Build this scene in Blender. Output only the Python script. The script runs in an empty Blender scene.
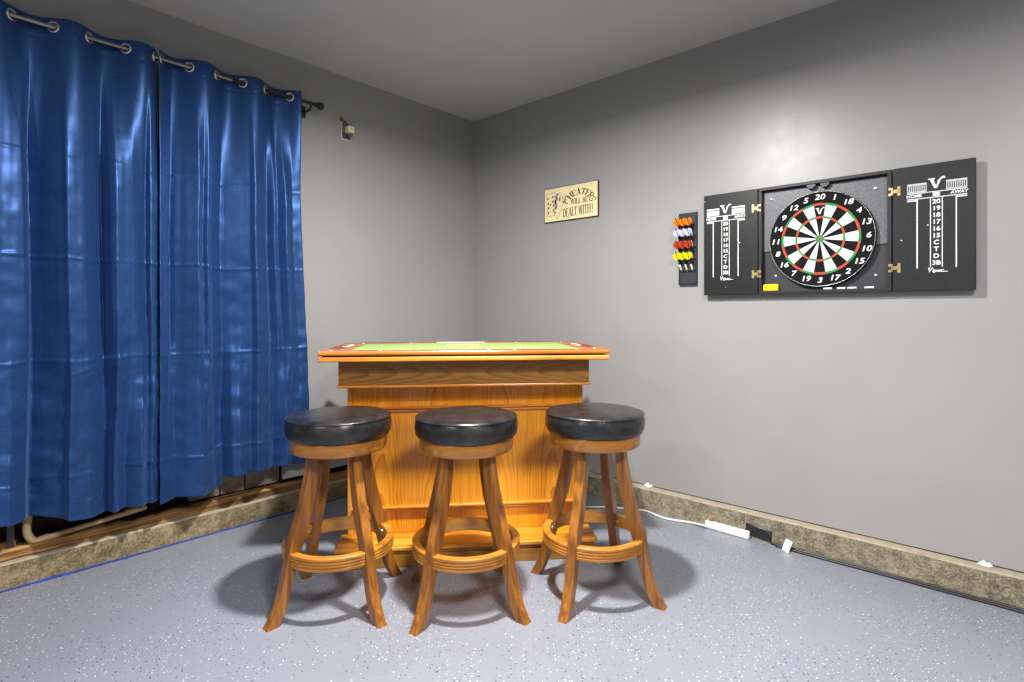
import bpy, bmesh, math, random
from mathutils import Vector, Matrix, noise

random.seed(7)
PI = math.pi
SC = bpy.context.scene
COL = SC.collection
R = math.radians

# ------------------------------------------------------------------ geometry of the room
F = 554.0            # focal length in pixels of the 1024 wide frame
HZ = 311.5           # horizon row
H = 1.2              # camera height
DR, DL = 3.075, 3.212                # distance of the right / left wall from the camera
NR = Vector((.672, .740, 0)).normalized()     # towards the right wall
NL = Vector((-.740, .672, 0)).normalized()    # towards the left wall
ER = Vector((NR.y, -NR.x, 0))                 # along the right wall, left to right
EL = Vector((NL.y, -NL.x, 0))                 # along the left wall, left to right (ends in the corner)
CORNER = NR*DR + NL*DL
AR = math.atan2(ER.y, ER.x)
AL = math.atan2(EL.y, EL.x)
CEIL = 2.72

def on_plane(x, y, n, D):
    d = Vector(((x-512)/F, 1, (HZ-y)/F))
    k = D/d.dot(n)
    p = d*k
    return Vector((p.x, p.y, p.z+H))
def rw(x, y, off=0):     # picture point -> (along, height) on the right wall, off metres in front of it
    p = on_plane(x, y, NR, DR-off); return ((p-CORNER).dot(ER), p.z)
def lw(x, y, off=0):
    p = on_plane(x, y, NL, DL-off); return ((p-CORNER).dot(EL), p.z)
def fl(x, y, z=0):
    k = (H-z)*F/(y-HZ); return Vector(((x-512)/F*k, k, z))

# ------------------------------------------------------------------ materials
def srgb(r, g, b):
    f = lambda c: (c/255/12.92) if c/255 <= .04045 else ((c/255+.055)/1.055)**2.4
    return (f(r), f(g), f(b), 1)

class NT:
    def __init__(s, name):
        m = bpy.data.materials.new(name); m.use_nodes = True
        s.m = m; s.t = m.node_tree; s.n = s.t.nodes; s.l = s.t.links
        s.b = s.n['Principled BSDF']
    def node(s, typ, **kw):
        n = s.n.new(typ)
        for k, v in kw.items():
            if k in n.inputs and not hasattr(n, k): n.inputs[k].default_value = v
            elif hasattr(n, k) and k not in ('Scale',): setattr(n, k, v)
            else: n.inputs[k].default_value = v
        return n
    def link(s, a, b): s.l.new(a, b)
    def coord(s, kind='Object', scale=(1,1,1), loc=(0,0,0), rot=(0,0,0)):
        c = s.n.new('ShaderNodeTexCoord'); mp = s.n.new('ShaderNodeMapping')
        mp.inputs['Scale'].default_value = scale; mp.inputs['Location'].default_value = loc
        mp.inputs['Rotation'].default_value = rot
        s.link(c.outputs[kind], mp.inputs['Vector']); return mp.outputs['Vector']
    def noise(s, vec, scale, detail=4, rough=.55, dist=0):
        n = s.n.new('ShaderNodeTexNoise')
        n.inputs['Scale'].default_value = scale; n.inputs['Detail'].default_value = detail
        n.inputs['Roughness'].default_value = rough; n.inputs['Distortion'].default_value = dist
        s.link(vec, n.inputs['Vector']); return n.outputs['Fac']
    def ramp(s, fac, stops, interp='LINEAR'):
        r = s.n.new('ShaderNodeValToRGB'); cr = r.color_ramp; cr.interpolation = interp
        while len(cr.elements) < len(stops): cr.elements.new(.5)
        for e, (p, c) in zip(cr.elements, stops):
            e.position = p; e.color = c if len(c) == 4 else (*c, 1)
        s.link(fac, r.inputs['Fac']); return r.outputs['Color']
    def mix(s, fac, a, b, mode='MIX'):
        n = s.n.new('ShaderNodeMix'); n.data_type = 'RGBA'; n.blend_type = mode
        for sock, v in ((n.inputs[0], fac), (n.inputs[6], a), (n.inputs[7], b)):
            if isinstance(v, (int, float, tuple)): sock.default_value = v
            else: s.link(v, sock)
        return n.outputs[2]
    def math(s, op, a, b=0., c=None):
        n = s.n.new('ShaderNodeMath'); n.operation = op
        for i, v in enumerate((a, b) if c is None else (a, b, c)):
            if isinstance(v, (int, float)): n.inputs[i].default_value = v
            else: s.link(v, n.inputs[i])
        return n.outputs[0]
    def bump(s, h, strength=.2, dist=.01):
        n = s.n.new('ShaderNodeBump'); n.inputs['Strength'].default_value = strength
        n.inputs['Distance'].default_value = dist
        s.link(h, n.inputs['Height']); s.link(n.outputs[0], s.b.inputs['Normal'])
    def base(s, c):
        if isinstance(c, tuple): s.b.inputs['Base Color'].default_value = c
        else: s.link(c, s.b.inputs['Base Color'])
    def set(s, **kw):
        for k, v in kw.items(): s.b.inputs[k.replace('_', ' ')].default_value = v

def plain(name, col, rough=.5, metal=0., var=.12, scale=30, bump=0., spec=.5):
    t = NT(name); v = t.coord()
    n = t.noise(v, scale, 3)
    c2 = tuple(min(1, x*(1+var)) for x in col[:3])+(1,); c1 = tuple(x*(1-var) for x in col[:3])+(1,)
    t.base(t.ramp(n, [(.3, c1), (.7, c2)])); t.set(Roughness=rough, Metallic=metal); t.b.inputs['Specular IOR Level'].default_value = spec
    if bump: t.bump(n, bump, .002)
    return t.m

def wood(name, dark, mid, light, axis='Z', rings=0., rough=.35, fine=1., cathedral=None, coat=.25, k=1.):
    t = NT(name)
    st = {'X': (1.2, 22, 22), 'Y': (22, 1.2, 22), 'Z': (22, 22, 1.2)}[axis]
    st = tuple(x*k for x in st)
    v = t.coord('Object', st)
    n1 = t.noise(v, 1.0, 5, .6, .6)
    st2 = {'X': (4, 260, 260), 'Y': (260, 4, 260), 'Z': (260, 260, 4)}[axis]
    n2 = t.noise(t.coord('Object', st2), 1.0, 3, .6)
    fac = n1
    if cathedral:
        # nested, stretched growth rings as in flat sawn veneer
        px, pz, sx, sz, freq = cathedral
        vv = t.coord('Object', (1, 1, 1))
        sep = t.n.new('ShaderNodeSeparateXYZ'); t.link(vv, sep.inputs[0])
        along = axis == 'X'
        if along:
            xx = t.math('SUBTRACT', sep.outputs['Z'], px); zz = t.math('SUBTRACT', pz, t.math('ABSOLUTE', sep.outputs['X']))
        else:
            xx = t.math('SUBTRACT', t.math('PINGPONG', t.math('ADD', sep.outputs['X'], 10*px), px), px*.52)
            zz = t.math('SUBTRACT', sep.outputs['Z'], pz)
        wob = t.noise(t.coord('Object', (2.6, 5, 12) if along else (5, 5, 2.2)), 1.0, 3, .5)
        a = t.math('ADD', t.math('MULTIPLY', xx, sx), t.math('MULTIPLY', t.math('SUBTRACT', wob, .5), 1.1))
        b = t.math('MULTIPLY', zz, sz)
        d = t.math('ADD', t.math('MULTIPLY', a, a), b)
        w = t.math('FRACT', t.math('MULTIPLY', d, freq))
        w = t.math('POWER', w, 2.2)
        fac = t.math('ADD', t.math('MULTIPLY', n1, .62), t.math('MULTIPLY', w, .27))
    c = t.ramp(fac, [(.28, light), (.5, mid), (.72, dark)])
    pores = t.ramp(n2, [(.52, (1, 1, 1, 1)), (.72, (.62, .56, .5, 1))])
    c = t.mix(.75*fine, c, pores, 'MULTIPLY')
    t.base(c); t.set(Roughness=rough)
    t.b.inputs['Coat Weight'].default_value = coat
    t.b.inputs['Coat Roughness'].default_value = .25
    t.bump(n2, .12, .002)
    return t.m

M = {}
def wall_paint(name, col, rough=.42, seam=None):
    t = NT(name); v = t.coord()
    n = t.noise(v, 1.6, 3); n2 = t.noise(v, 140, 2); n3 = t.noise(v, 14, 4)
    a = tuple(x*.95 for x in col[:3])+(1,); b = tuple(min(1, x*1.04) for x in col[:3])+(1,)
    t.base(t.ramp(n, [(.3, a), (.7, b)]))
    rr = t.n.new('ShaderNodeMapRange'); rr.inputs[3].default_value = rough-.05; rr.inputs[4].default_value = rough+.06
    t.link(n3, rr.inputs[0]); t.link(rr.outputs[0], t.b.inputs['Roughness'])
    h = t.math('ADD', t.math('MULTIPLY', n2, .35), t.math('MULTIPLY', n3, .5))
    t.bump(h, .16, .006)
    return t.m
M['wall'] = wall_paint('grey_satin_paint', (.300, .296, .293, 1), .37)
M['ceiling'] = wall_paint('ceiling_paint', (.54, .505, .515, 1), .6)

def floor_mat():
    t = NT('flecked_epoxy')
    v = t.coord()
    n = t.noise(v, 1.1, 3)
    base = t.ramp(n, [(.3, srgb(121, 125, 134)), (.7, srgb(131, 135, 144))])
    dens = t.noise(v, 2.6, 2)
    def flecks(scale, col, off, keep, size, c):
        vo = t.n.new('ShaderNodeTexVoronoi'); vo.voronoi_dimensions = '2D'; vo.distance = 'MINKOWSKI'
        vo.inputs['Exponent'].default_value = 1.4
        vo.inputs['Scale'].default_value = scale
        t.link(t.coord('Object', (1, 1, 1), off), vo.inputs['Vector'])
        sep = t.n.new('ShaderNodeSeparateColor'); t.link(vo.outputs['Color'], sep.inputs[0])
        thr = t.math('ADD', keep, t.math('MULTIPLY', t.math('SUBTRACT', dens, .5), -1.1))
        k = t.math('GREATER_THAN', sep.outputs[0], thr)
        s = t.math('MULTIPLY', sep.outputs[1], size)
        d = t.math('LESS_THAN', vo.outputs['Distance'], t.math('ADD', s, size*.35))
        return t.mix(t.math('MULTIPLY', k, d), col, c)
    c = flecks(46, base, (0, 0, 0), .78, .095, srgb(226, 230, 238))
    c = flecks(60, c, (3.1, 1.7, 0), .70, .14, srgb(46, 48, 70))
    c = flecks(42, c, (7.7, 5.2, 0), .84, .12, srgb(44, 54, 108))
    c = flecks(80, c, (1.3, 9.2, 0), .88, .125, srgb(215, 220, 232))
    t.base(c); t.set(Roughness=.34)
    t.bump(t.noise(v, 60, 3), .05, .003)
    return t.m
M['floor'] = floor_mat()

def concrete(name, c1, c2, c3, scale=1.):
    t = NT(name); v = t.coord()
    n1 = t.noise(v, 17*scale, 8, .75); n2 = t.noise(v, 110*scale, 5, .8); n3 = t.noise(v, 2.1*scale, 3)
    f = t.math('ADD', t.math('MULTIPLY', n1, .45), t.math('ADD', t.math('MULTIPLY', n2, .45), t.math('MULTIPLY', n3, .15)))
    t.base(t.ramp(f, [(.40, c1), (.50, c2), (.60, c3)]))
    t.set(Roughness=.9); t.bump(f, .7, .012); return t.m
M['curb'] = concrete('worn_concrete', srgb(46, 40, 30), srgb(118, 109, 90), srgb(164, 156, 136))
M['curb_left'] = concrete('damp_concrete', srgb(48, 38, 26), srgb(112, 98, 72), srgb(158, 144, 114), .8)
M['block'] = concrete('block_concrete', srgb(130, 122, 106), srgb(172, 163, 146), srgb(196, 188, 170), 1.2)
M['cavity'] = concrete('dark_sheathing', srgb(14, 11, 9), srgb(40, 31, 24), srgb(74, 58, 40), 1.)  # very dark mottled brown for the back of the opening
M['sill_wood'] = wood('weathered_timber', srgb(30, 18, 8), srgb(122, 86, 44), srgb(206, 162, 98), 'X', rough=.85, coat=0, k=1.5)
M['ledge'] = plain('ledge_mortar', srgb(158, 148, 128), .9, var=.15, bump=.3)

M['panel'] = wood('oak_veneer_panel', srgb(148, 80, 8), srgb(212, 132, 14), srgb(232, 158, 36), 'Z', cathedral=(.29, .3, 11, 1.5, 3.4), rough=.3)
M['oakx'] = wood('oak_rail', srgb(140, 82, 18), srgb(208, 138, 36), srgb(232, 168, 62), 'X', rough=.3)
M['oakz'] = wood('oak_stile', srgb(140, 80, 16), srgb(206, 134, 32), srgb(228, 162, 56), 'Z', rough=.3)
M['apron'] = wood('shaded_oak', srgb(84, 52, 13), srgb(138, 92, 30), srgb(164, 115, 44), 'X', cathedral=(.905, .6, 16, 3.2, 2.4), rough=.35, k=.8)  # same oak as the bar, darkened: shade under the top put into the colour
M['stool'] = wood('stool_oak', srgb(92, 54, 19), srgb(134, 83, 30), srgb(172, 111, 44), 'Z', rough=.3, k=1.7)
M['stoolx'] = wood('stool_oak_band', srgb(78, 46, 16), srgb(158, 102, 40), srgb(200, 140, 62), 'X', rough=.3, k=.6)
M['ring'] = wood('stool_ring_oak', srgb(90, 52, 16), srgb(182, 120, 38), srgb(214, 152, 62), 'X', rough=.3, k=.6)
M['rail'] = wood('red_brown_rail', srgb(96, 42, 20), srgb(158, 84, 46), srgb(190, 112, 62), 'X', rough=.3)
M['slab_edge'] = wood('amber_brown_edge', srgb(118, 60, 14), srgb(184, 106, 32), srgb(206, 136, 54), 'X', rough=.28)
M['rail_edge'] = wood('amber_edge', srgb(150, 84, 20), srgb(210, 134, 44), srgb(230, 164, 74), 'X', rough=.26)

def leather():
    t = NT('black_vinyl'); v = t.coord()
    n = t.noise(v, 18, 5, .65); n2 = t.noise(v, 220, 2); n3 = t.noise(v, 5, 3)
    t.base(t.ramp(n, [(.45, (.008, .008, .009, 1)), (.75, (.026, .025, .023, 1))]))
    rr = t.n.new('ShaderNodeMapRange'); rr.inputs[3].default_value = .22; rr.inputs[4].default_value = .36
    t.link(n, rr.inputs[0]); t.link(rr.outputs[0], t.b.inputs['Roughness'])
    t.bump(t.math('ADD', t.math('MULTIPLY', n2, .3), n3), .18, .006)
    t.set(**{'Specular IOR Level': .6}); return t.m
M['leather'] = leather()
M['screw'] = plain('steel_screw', (.6, .6, .6, 1), .3, 1.)
M['glide'] = plain('black_glide', (.02, .02, .02, 1), .6)

def curtain_mat():
    t = NT('blue_satin_weave')
    v = t.coord('Object', (26, 26, 420)); n = t.noise(v, 1, 2, .5)
    v2 = t.coord('Object', (420, 420, 26)); n2 = t.noise(v2, 1, 2, .5)
    f = t.math('ADD', t.math('MULTIPLY', n, .6), t.math('MULTIPLY', n2, .4))
    t.base(t.ramp(f, [(.30, (.012, .040, .130, 1)), (.70, (.023, .072, .225, 1))]))
    t.set(Roughness=.40, Metallic=.42)
    t.b.inputs['Sheen Weight'].default_value = .25; t.b.inputs['Sheen Roughness'].default_value = .4
    t.b.inputs['Sheen Tint'].default_value = (.35, .55, 1, 1)
    t.b.inputs['Specular IOR Level'].default_value = .75
    t.b.inputs['Specular Tint'].default_value = (.45, .65, 1, 1)
    t.b.inputs['Anisotropic'].default_value = .4
    t.bump(f, .10, .001)
    return t.m
M['curtain'] = curtain_mat()
M['nickel'] = plain('brushed_nickel', (.72, .69, .63, 1), .34, 1.)
M['rodblack'] = plain('black_rod_metal', (.03, .03, .032, 1), .35, .6)
M['rodnickel'] = plain('dark_nickel_rod', (.22, .21, .20, 1), .3, 1.)
M['tape'] = plain('blue_masking_tape', srgb(34, 62, 142), .6, var=.35)
M['pipe'] = plain('tan_plastic_pipe', srgb(206, 176, 132), .45, var=.2, scale=12)

M['cab_black'] = plain('black_laminate', (.020, .020, .022, 1), .42, var=.4, scale=220, spec=.3)
M['door_black'] = plain('blackboard_face', (.013, .013, .014, 1), .42, var=.35, scale=160, spec=.3)
M['back_grey'] = plain('speckled_grey_board', (.10, .10, .115, 1), .42, var=.45, scale=170)
M['back_dark'] = plain('dark_grey_board', (.034, .034, .040, 1), .42, var=.35, scale=170, spec=.35)
M['brass'] = plain('antique_brass', (.40, .30, .15, 1), .42, 1., var=.35)
M['chalk'] = plain('white_print', (.80, .80, .80, 1), .7, var=.08)
M['print'] = plain('grey_print', (.55, .55, .57, 1), .7, var=.25, scale=80)
M['b_black'] = plain('sisal_black', (.008, .008, .008, 1), .85, spec=.15)
M['b_white'] = plain('sisal_white', (.78, .77, .73, 1), .85, var=.05)
M['b_red'] = plain('sisal_red', srgb(204, 70, 44), .85)
M['b_green'] = plain('sisal_green', srgb(24, 142, 72), .85)
M['wire'] = plain('steel_wire', (.55, .55, .55, 1), .35, 1.)
M['yellow'] = plain('yellow_foam', srgb(250, 232, 10), .8, var=.06)
M['sign_face'] = plain('cream_sign_paint', srgb(238, 220, 172), .6, var=.05, scale=14)
M['sign_edge'] = plain('dark_sign_edge', srgb(58, 44, 32), .7)
M['sign_ink'] = plain('sign_ink', srgb(40, 34, 30), .7)
M['sign_black'] = plain('sign_black', srgb(22, 20, 22), .7)
M['sign_blue'] = plain('sign_grey_blue', srgb(112, 122, 138), .7)
M['fl_orange'] = plain('orange_flight', srgb(244, 138, 26), .45)
M['fl_white'] = plain('pale_violet_flight', srgb(214, 216, 240), .45)
M['fl_red'] = plain('red_flight', srgb(196, 62, 40), .45)
M['fl_yellow'] = plain('yellow_flight', srgb(252, 230, 10), .45)
M['shaft'] = plain('black_shaft', (.02, .02, .02, 1), .4)
M['barrel'] = plain('pale_brass_barrel', (.80, .76, .62, 1), .4, .3)
M['white_plastic'] = plain('white_plastic', (.78, .78, .76, 1), .4, var=.04)
M['red_plastic'] = plain('red_switch', srgb(200, 40, 32), .4)
M['black_plastic'] = plain('black_plastic', (.015, .015, .016, 1), .35)
M['orange_cord'] = plain('tan_cord', srgb(196, 150, 84), .6)
M['paper'] = plain('white_paper', (.8, .8, .8, 1), .8, var=.03)
M['plate'] = plain('pale_plate', srgb(196, 196, 192), .5)
M['device_cream'] = plain('cream_coil_wrap', srgb(232, 222, 180), .5)
M['device_grey'] = plain('grey_steel', (.25, .27, .28, 1), .4, .8)
M['red_wire'] = plain('dull_red_wire', srgb(112, 66, 60), .5)

def felt():
    t = NT('printed_green_felt'); v = t.coord()
    n = t.noise(v, 300, 2)
    t.base(t.ramp(n, [(.3, srgb(112, 146, 70)), (.7, srgb(136, 170, 92))])); t.set(Roughness=.9)
    return t.m
M['felt'] = felt()
M['felt_print'] = plain('felt_print', srgb(214, 232, 180), .85)
M['slot_dark'] = plain('dark_tray_slot', srgb(104, 48, 26), .5)

# ------------------------------------------------------------------ mesh helpers
def bm_obj(name, bm, mats, parent=None, smooth=None, loc=None, rz=None):
    me = bpy.data.meshes.new(name); bm.normal_update(); bm.to_mesh(me); bm.free()
    for m in (mats if isinstance(mats, (list, tuple)) else [mats]): me.materials.append(m)
    o = bpy.data.objects.new(name, me); COL.objects.link(o)
    if parent: o.parent = parent
    if loc is not None: o.location = loc
    if rz is not None: o.rotation_euler.z = rz
    if smooth is not None:
        for p in me.polygons: p.use_smooth = True
        if smooth < 180:
            ang = R(smooth)
            b2 = bmesh.new(); b2.from_mesh(me)
            for e in b2.edges:
                if len(e.link_faces) == 2 and e.calc_face_angle(0) > ang: e.smooth = False
            b2.to_mesh(me); b2.free()
    return o

def box(bm, x0, x1, y0, y1, z0, z1, bev=0., mi=0, seg=2, mat=None):
    b = bmesh.new()
    vs = [b.verts.new((x, y, z)) for x in (x0, x1) for y in (y0, y1) for z in (z0, z1)]
    for f in ((0,1,3,2), (4,6,7,5), (0,4,5,1), (2,3,7,6), (0,2,6,4), (1,5,7,3)):
        b.faces.new([vs[i] for i in f])
    bmesh.ops.recalc_face_normals(b, faces=b.faces)
    if bev: bmesh.ops.bevel(b, geom=list(b.edges), offset=bev, segments=seg, profile=.5, affect='EDGES')
    if mat is not None: bmesh.ops.transform(b, matrix=mat, verts=b.verts)
    merge(bm, b, mi)
def merge(bm, b, mi=None):
    mp = {}
    for v in b.verts: mp[v] = bm.verts.new(v.co)
    for f in b.faces:
        try:
            nf = bm.faces.new([mp[v] for v in f.verts]); nf.material_index = f.material_index if mi is None else mi
        except ValueError: pass
    b.free()
def lathe(bm, prof, n=48, axis='Z', cen=(0,0,0), mi=0, closed=False, a0=0., a1=2*PI):
    full = abs(a1-a0-2*PI) < 1e-6
    rings = []
    cnt = n if full else n+1
    for r, z in prof:
        ring = []
        if r < 1e-7:
            p = {'Z': (0, 0, z), 'Y': (0, z, 0), 'X': (z, 0, 0)}[axis]
            v = bm.verts.new(Vector(p)+Vector(cen)); ring = [v]*cnt
        else:
            for i in range(cnt):
                a = a0+(a1-a0)*i/n
                c, s = r*math.cos(a), r*math.sin(a)
                p = {'Z': (c, s, z), 'Y': (c, z, s), 'X': (z, c, s)}[axis]
                ring.append(bm.verts.new(Vector(p)+Vector(cen)))
        rings.append(ring)
    fs = []
    pairs = list(zip(rings, rings[1:]))
    if closed: pairs.append((rings[-1], rings[0]))
    for A, B in pairs:
        for i in range(n):
            j = (i+1) % cnt
            q = []
            for v in (A[i], A[j], B[j], B[i]):
                if v not in q: q.append(v)
            if len(q) > 2:
                try: f = bm.faces.new(q); f.material_index = mi; fs.append(f)
                except ValueError: pass
    if not full and closed:
        for k in (0, -1):
            f = bm.faces.new([r[k] for r in rings]); f.material_index = mi; fs.append(f)
    bmesh.ops.recalc_face_normals(bm, faces=fs)
def tube(bm, pts, r, n=10, mi=0, cap=True):
    pts = [Vector(p) for p in pts]; rings = []; prev = None
    rs = r if isinstance(r, (list, tuple)) else [r]*len(pts)
    for i, p in enumerate(pts):
        t = (pts[min(i+1, len(pts)-1)]-pts[max(i-1, 0)]).normalized()
        if prev is None:
            u = t.cross(Vector((0, 0, 1)))
            if u.length < 1e-3: u = t.cross(Vector((1, 0, 0)))
        else: u = prev-t*prev.dot(t)
        u.normalize(); prev = u; w = t.cross(u)
        rings.append([bm.verts.new(p+(u*math.cos(2*PI*k/n)+w*math.sin(2*PI*k/n))*rs[i]) for k in range(n)])
    fs = []
    for A, B in zip(rings, rings[1:]):
        for k in range(n):
            f = bm.faces.new((A[k], A[(k+1) % n], B[(k+1) % n], B[k])); f.material_index = mi; fs.append(f)
    if cap:
        for rg in (rings[0], rings[-1]):
            f = bm.faces.new(rg); f.material_index = mi; fs.append(f)
    bmesh.ops.recalc_face_normals(bm, faces=fs)
def smooth_path(pts, n=8):
    pts = [Vector(p) for p in pts]; out = []
    for i in range(len(pts)-1):
        a, b, c, d = pts[max(i-1, 0)], pts[i], pts[i+1], pts[min(i+2, len(pts)-1)]
        for k in range(n):
            t = k/n
            out.append(.5*((2*b)+(c-a)*t+(2*a-5*b+4*c-d)*t*t+(3*b-a-3*c+d)*t**3))
    out.append(pts[-1]); return out
def prism(bm, poly, y0, y1, mi=0):
    """polygon in x,z extruded from y0 (front) to y1"""
    A = [bm.verts.new((x, y0, z)) for x, z in poly]; B = [bm.verts.new((x, y1, z)) for x, z in poly]
    fs = [bm.faces.new(A), bm.faces.new(B[::-1])]
    for i in range(len(poly)):
        j = (i+1) % len(poly); fs.append(bm.faces.new((A[i], B[i], B[j], A[j])))
    for f in fs: f.material_index = mi
    bmesh.ops.recalc_face_normals(bm, faces=fs)

def text_into(bm, s, size, cx, cz, y, bold=0., shear=0., sx=1., thick=.0006, mi=0, rot=0., align='CENTER'):
    cu = bpy.data.curves.new('lettering', 'FONT'); cu.body = s; cu.size = size; cu.align_x = align; cu.align_y = 'CENTER'
    cu.offset = bold; cu.shear = shear; cu.resolution_u = 3; cu.extrude = thick/2
    o = bpy.data.objects.new('lettering', cu); COL.objects.link(o)
    dg = bpy.context.evaluated_depsgraph_get(); dg.update()
    me = bpy.data.meshes.new_from_object(o.evaluated_get(dg))
    bpy.data.objects.remove(o); bpy.data.curves.remove(cu)
    b = bmesh.new(); b.from_mesh(me); bpy.data.meshes.remove(me)
    mat = Matrix.Translation((cx, y, cz)) @ Matrix.Rotation(-rot, 4, 'Y') @ Matrix.Rotation(PI/2, 4, 'X') @ Matrix.Diagonal((sx, 1, 1, 1))
    bmesh.ops.transform(b, matrix=mat, verts=b.verts)
    merge(bm, b, mi)

# serif lettering made of strokes (unit cell: height 1, y up); each stroke x0,y0,x1,y1,width
SERIF = {
 'C': (.62, [('arc', .36, .5, .30, .46, 50, 310, .13, .05), (.55, .68, .55, .92, .05)]),
 'H': (.78, [(.14, 0, .14, 1, .13), (.64, 0, .64, 1, .13), (.14, .52, .64, .52, .05), 's.14', 's.64', 't.14', 't.64']),
 'E': (.64, [(.14, 0, .14, 1, .13), (.05, .98, .56, .98, .05), (.05, .02, .58, .02, .05), (.14, .52, .42, .52, .05), (.55, .98, .55, .76, .05), (.57, .02, .57, .26, .05), (.42, .42, .42, .62, .04)]),
 'A': (.76, [(.12, 0, .37, 1, .05), (.37, 1, .64, 0, .14), (.22, .34, .54, .34, .05), 's.12', 's.64']),
 'T': (.70, [(.35, 0, .35, 1, .13), (.04, .98, .66, .98, .05), (.05, .98, .05, .74, .05), (.65, .98, .65, .74, .05), 's.35']),
 'R': (.74, [(.14, 0, .14, 1, .13), ('arc', .30, .75, .25, .23, -90, 90, .12, .05), (.10, .98, .32, .98, .05), (.14, .52, .32, .52, .05), (.34, .52, .64, .0, .12), 's.14', 's.66']),
 'S': (.56, [('arc', .28, .74, .20, .23, 40, 270, .10, .06), ('arc', .28, .26, .20, .24, -140, 90, .12, .06), (.48, .72, .48, .94, .05), (.07, .06, .07, .30, .05)]),
 'W': (1.0, [(.10, 1, .32, 0, .13), (.32, 0, .50, 1, .05), (.50, 1, .70, 0, .13), (.70, 0, .90, 1, .05), 't.10', 't.50', 't.90']),
 'I': (.36, [(.18, 0, .18, 1, .13), 's.18', 't.18']),
 'L': (.62, [(.14, 0, .14, 1, .13), (.05, .02, .58, .02, .05), (.57, .02, .57, .30, .05), 't.14']),
 'B': (.68, [(.14, 0, .14, 1, .13), ('arc', .28, .75, .24, .23, -90, 90, .12, .05), ('arc', .28, .27, .30, .25, -90, 90, .13, .05), (.05, .98, .30, .98, .05), (.05, .02, .30, .02, .05), (.14, .52, .3, .52, .05)]),
 'D': (.76, [(.14, 0, .14, 1, .13), ('arc', .24, .5, .42, .48, -90, 90, .13, .05), (.05, .98, .26, .98, .05), (.05, .02, .26, .02, .05)]),
 '!': (.52, [(.36, .3, .36, 1, .13), (.36, 0, .36, .12, .15)]),
 ' ': (.34, []),
}
def serif_width(s): return sum(SERIF[c][0] for c in s)
def serif_quads(ch, k=1.3):
    out = []
    for st in SERIF[ch][1]:
        if isinstance(st, str):
            x = float(st[1:]); y = .02 if st[0] == 's' else .98
            st = (x-.13, y, x+.13, y, .05)
        if st[0] == 'arc':
            _, cx, cy, rx, ry, a0, a1, w1, w2 = st; n = 10; w1 *= k; w2 *= k; pp = []
            for i in range(n+1):
                a = R(a0+(a1-a0)*i/n); w = w2+(w1-w2)*abs(math.cos(a))
                pp.append(((cx+(rx-w/2)*math.cos(a), cy+(ry-.0)*math.sin(a)-.0), (cx+(rx+w/2)*math.cos(a), cy+(ry+.0)*math.sin(a)), w, a))
            for (p, q, w, a), (p2, q2, w_, a_) in zip(pp, pp[1:]):
                f = lambda rr, aa, ww, s: (cx+(rx+s*ww/2)*math.cos(aa), cy+(ry+s*ww/2)*math.sin(aa))
                out.append([f(0, a, w, -1), f(0, a, w, 1), f(0, a_, w_, 1), f(0, a_, w_, -1)])
        else:
            x0, y0, x1, y1, w = st; w *= k
            if abs(y1-y0) < 1e-6: out.append([(x0, y0-w/2), (x1, y0-w/2), (x1, y0+w/2), (x0, y0+w/2)])
            else: out.append([(x0-w/2, y0), (x0+w/2, y0), (x1+w/2, y1), (x1-w/2, y1)])
    return out
def serif_text(bm, s, fn, h, mi=0, y=-.0, lift=.0005, sx=1.):
    """fn(u, v): text coordinates in metres along / up -> (x, z)"""
    u = 0.
    for k, ch in enumerate(s):
        for j, q in enumerate(serif_quads(ch)):
            pts = [fn((u+px*sx)*h, py*h) for px, py in q]
            yy = y-lift*.05*(j % 7)
            vs = [bm.verts.new((x, yy, z)) for x, z in pts]
            f = bm.faces.new(vs); f.normal_update()
            if f.normal.y > 0: f.normal_flip()
            f.material_index = mi
        u += SERIF[ch][0]*sx

def root(name, loc, rz, label, cat, group=None):
    o = bpy.data.objects.new(name, None); COL.objects.link(o); o.empty_display_size = .1
    o.location = loc; o.rotation_euler = (0, 0, rz); tag(o, label, cat, group); return o
def tag(o, label, cat, group=None):
    o['label'] = label; o['category'] = cat
    if group: o['group'] = group
    return o
def struct(name, bm, mat, loc=(0,0,0), rz=0., parent=None, smooth=None):
    o = bm_obj(name, bm, mat, parent, smooth, loc, rz)
    if parent is None: o['kind'] = 'structure'
    return o

# ------------------------------------------------------------------ room shell
L = 6.4
bm = bmesh.new(); box(bm, -6.5, 6.5, -4.2, 6.2, -.08, 0); struct('floor', bm, M['floor'])
bm = bmesh.new(); box(bm, -6.5, 6.5, -4.2, 6.2, CEIL, CEIL+.08); struct('ceiling', bm, M['ceiling'])
bm = bmesh.new(); box(bm, -.1, L, 0, .13, .137, CEIL); struct('wall_right', bm, M['wall'], CORNER, AR)
# left wall: full height near the corner, opened above the curb behind the curtain
xo = lw(283, 470)[0]
bm = bmesh.new()
box(bm, xo, .1, 0, .02, .205, CEIL); box(bm, -L, xo, 0, .02, .40, CEIL)
box(bm, -L, .1, .02, .13, 0.60, CEIL)
struct('wall_left', bm, M['wall'], CORNER, AL)
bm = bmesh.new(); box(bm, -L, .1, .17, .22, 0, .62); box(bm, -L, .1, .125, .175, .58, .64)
struct('wall_recess', bm, M['cavity'], CORNER, AL)

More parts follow.
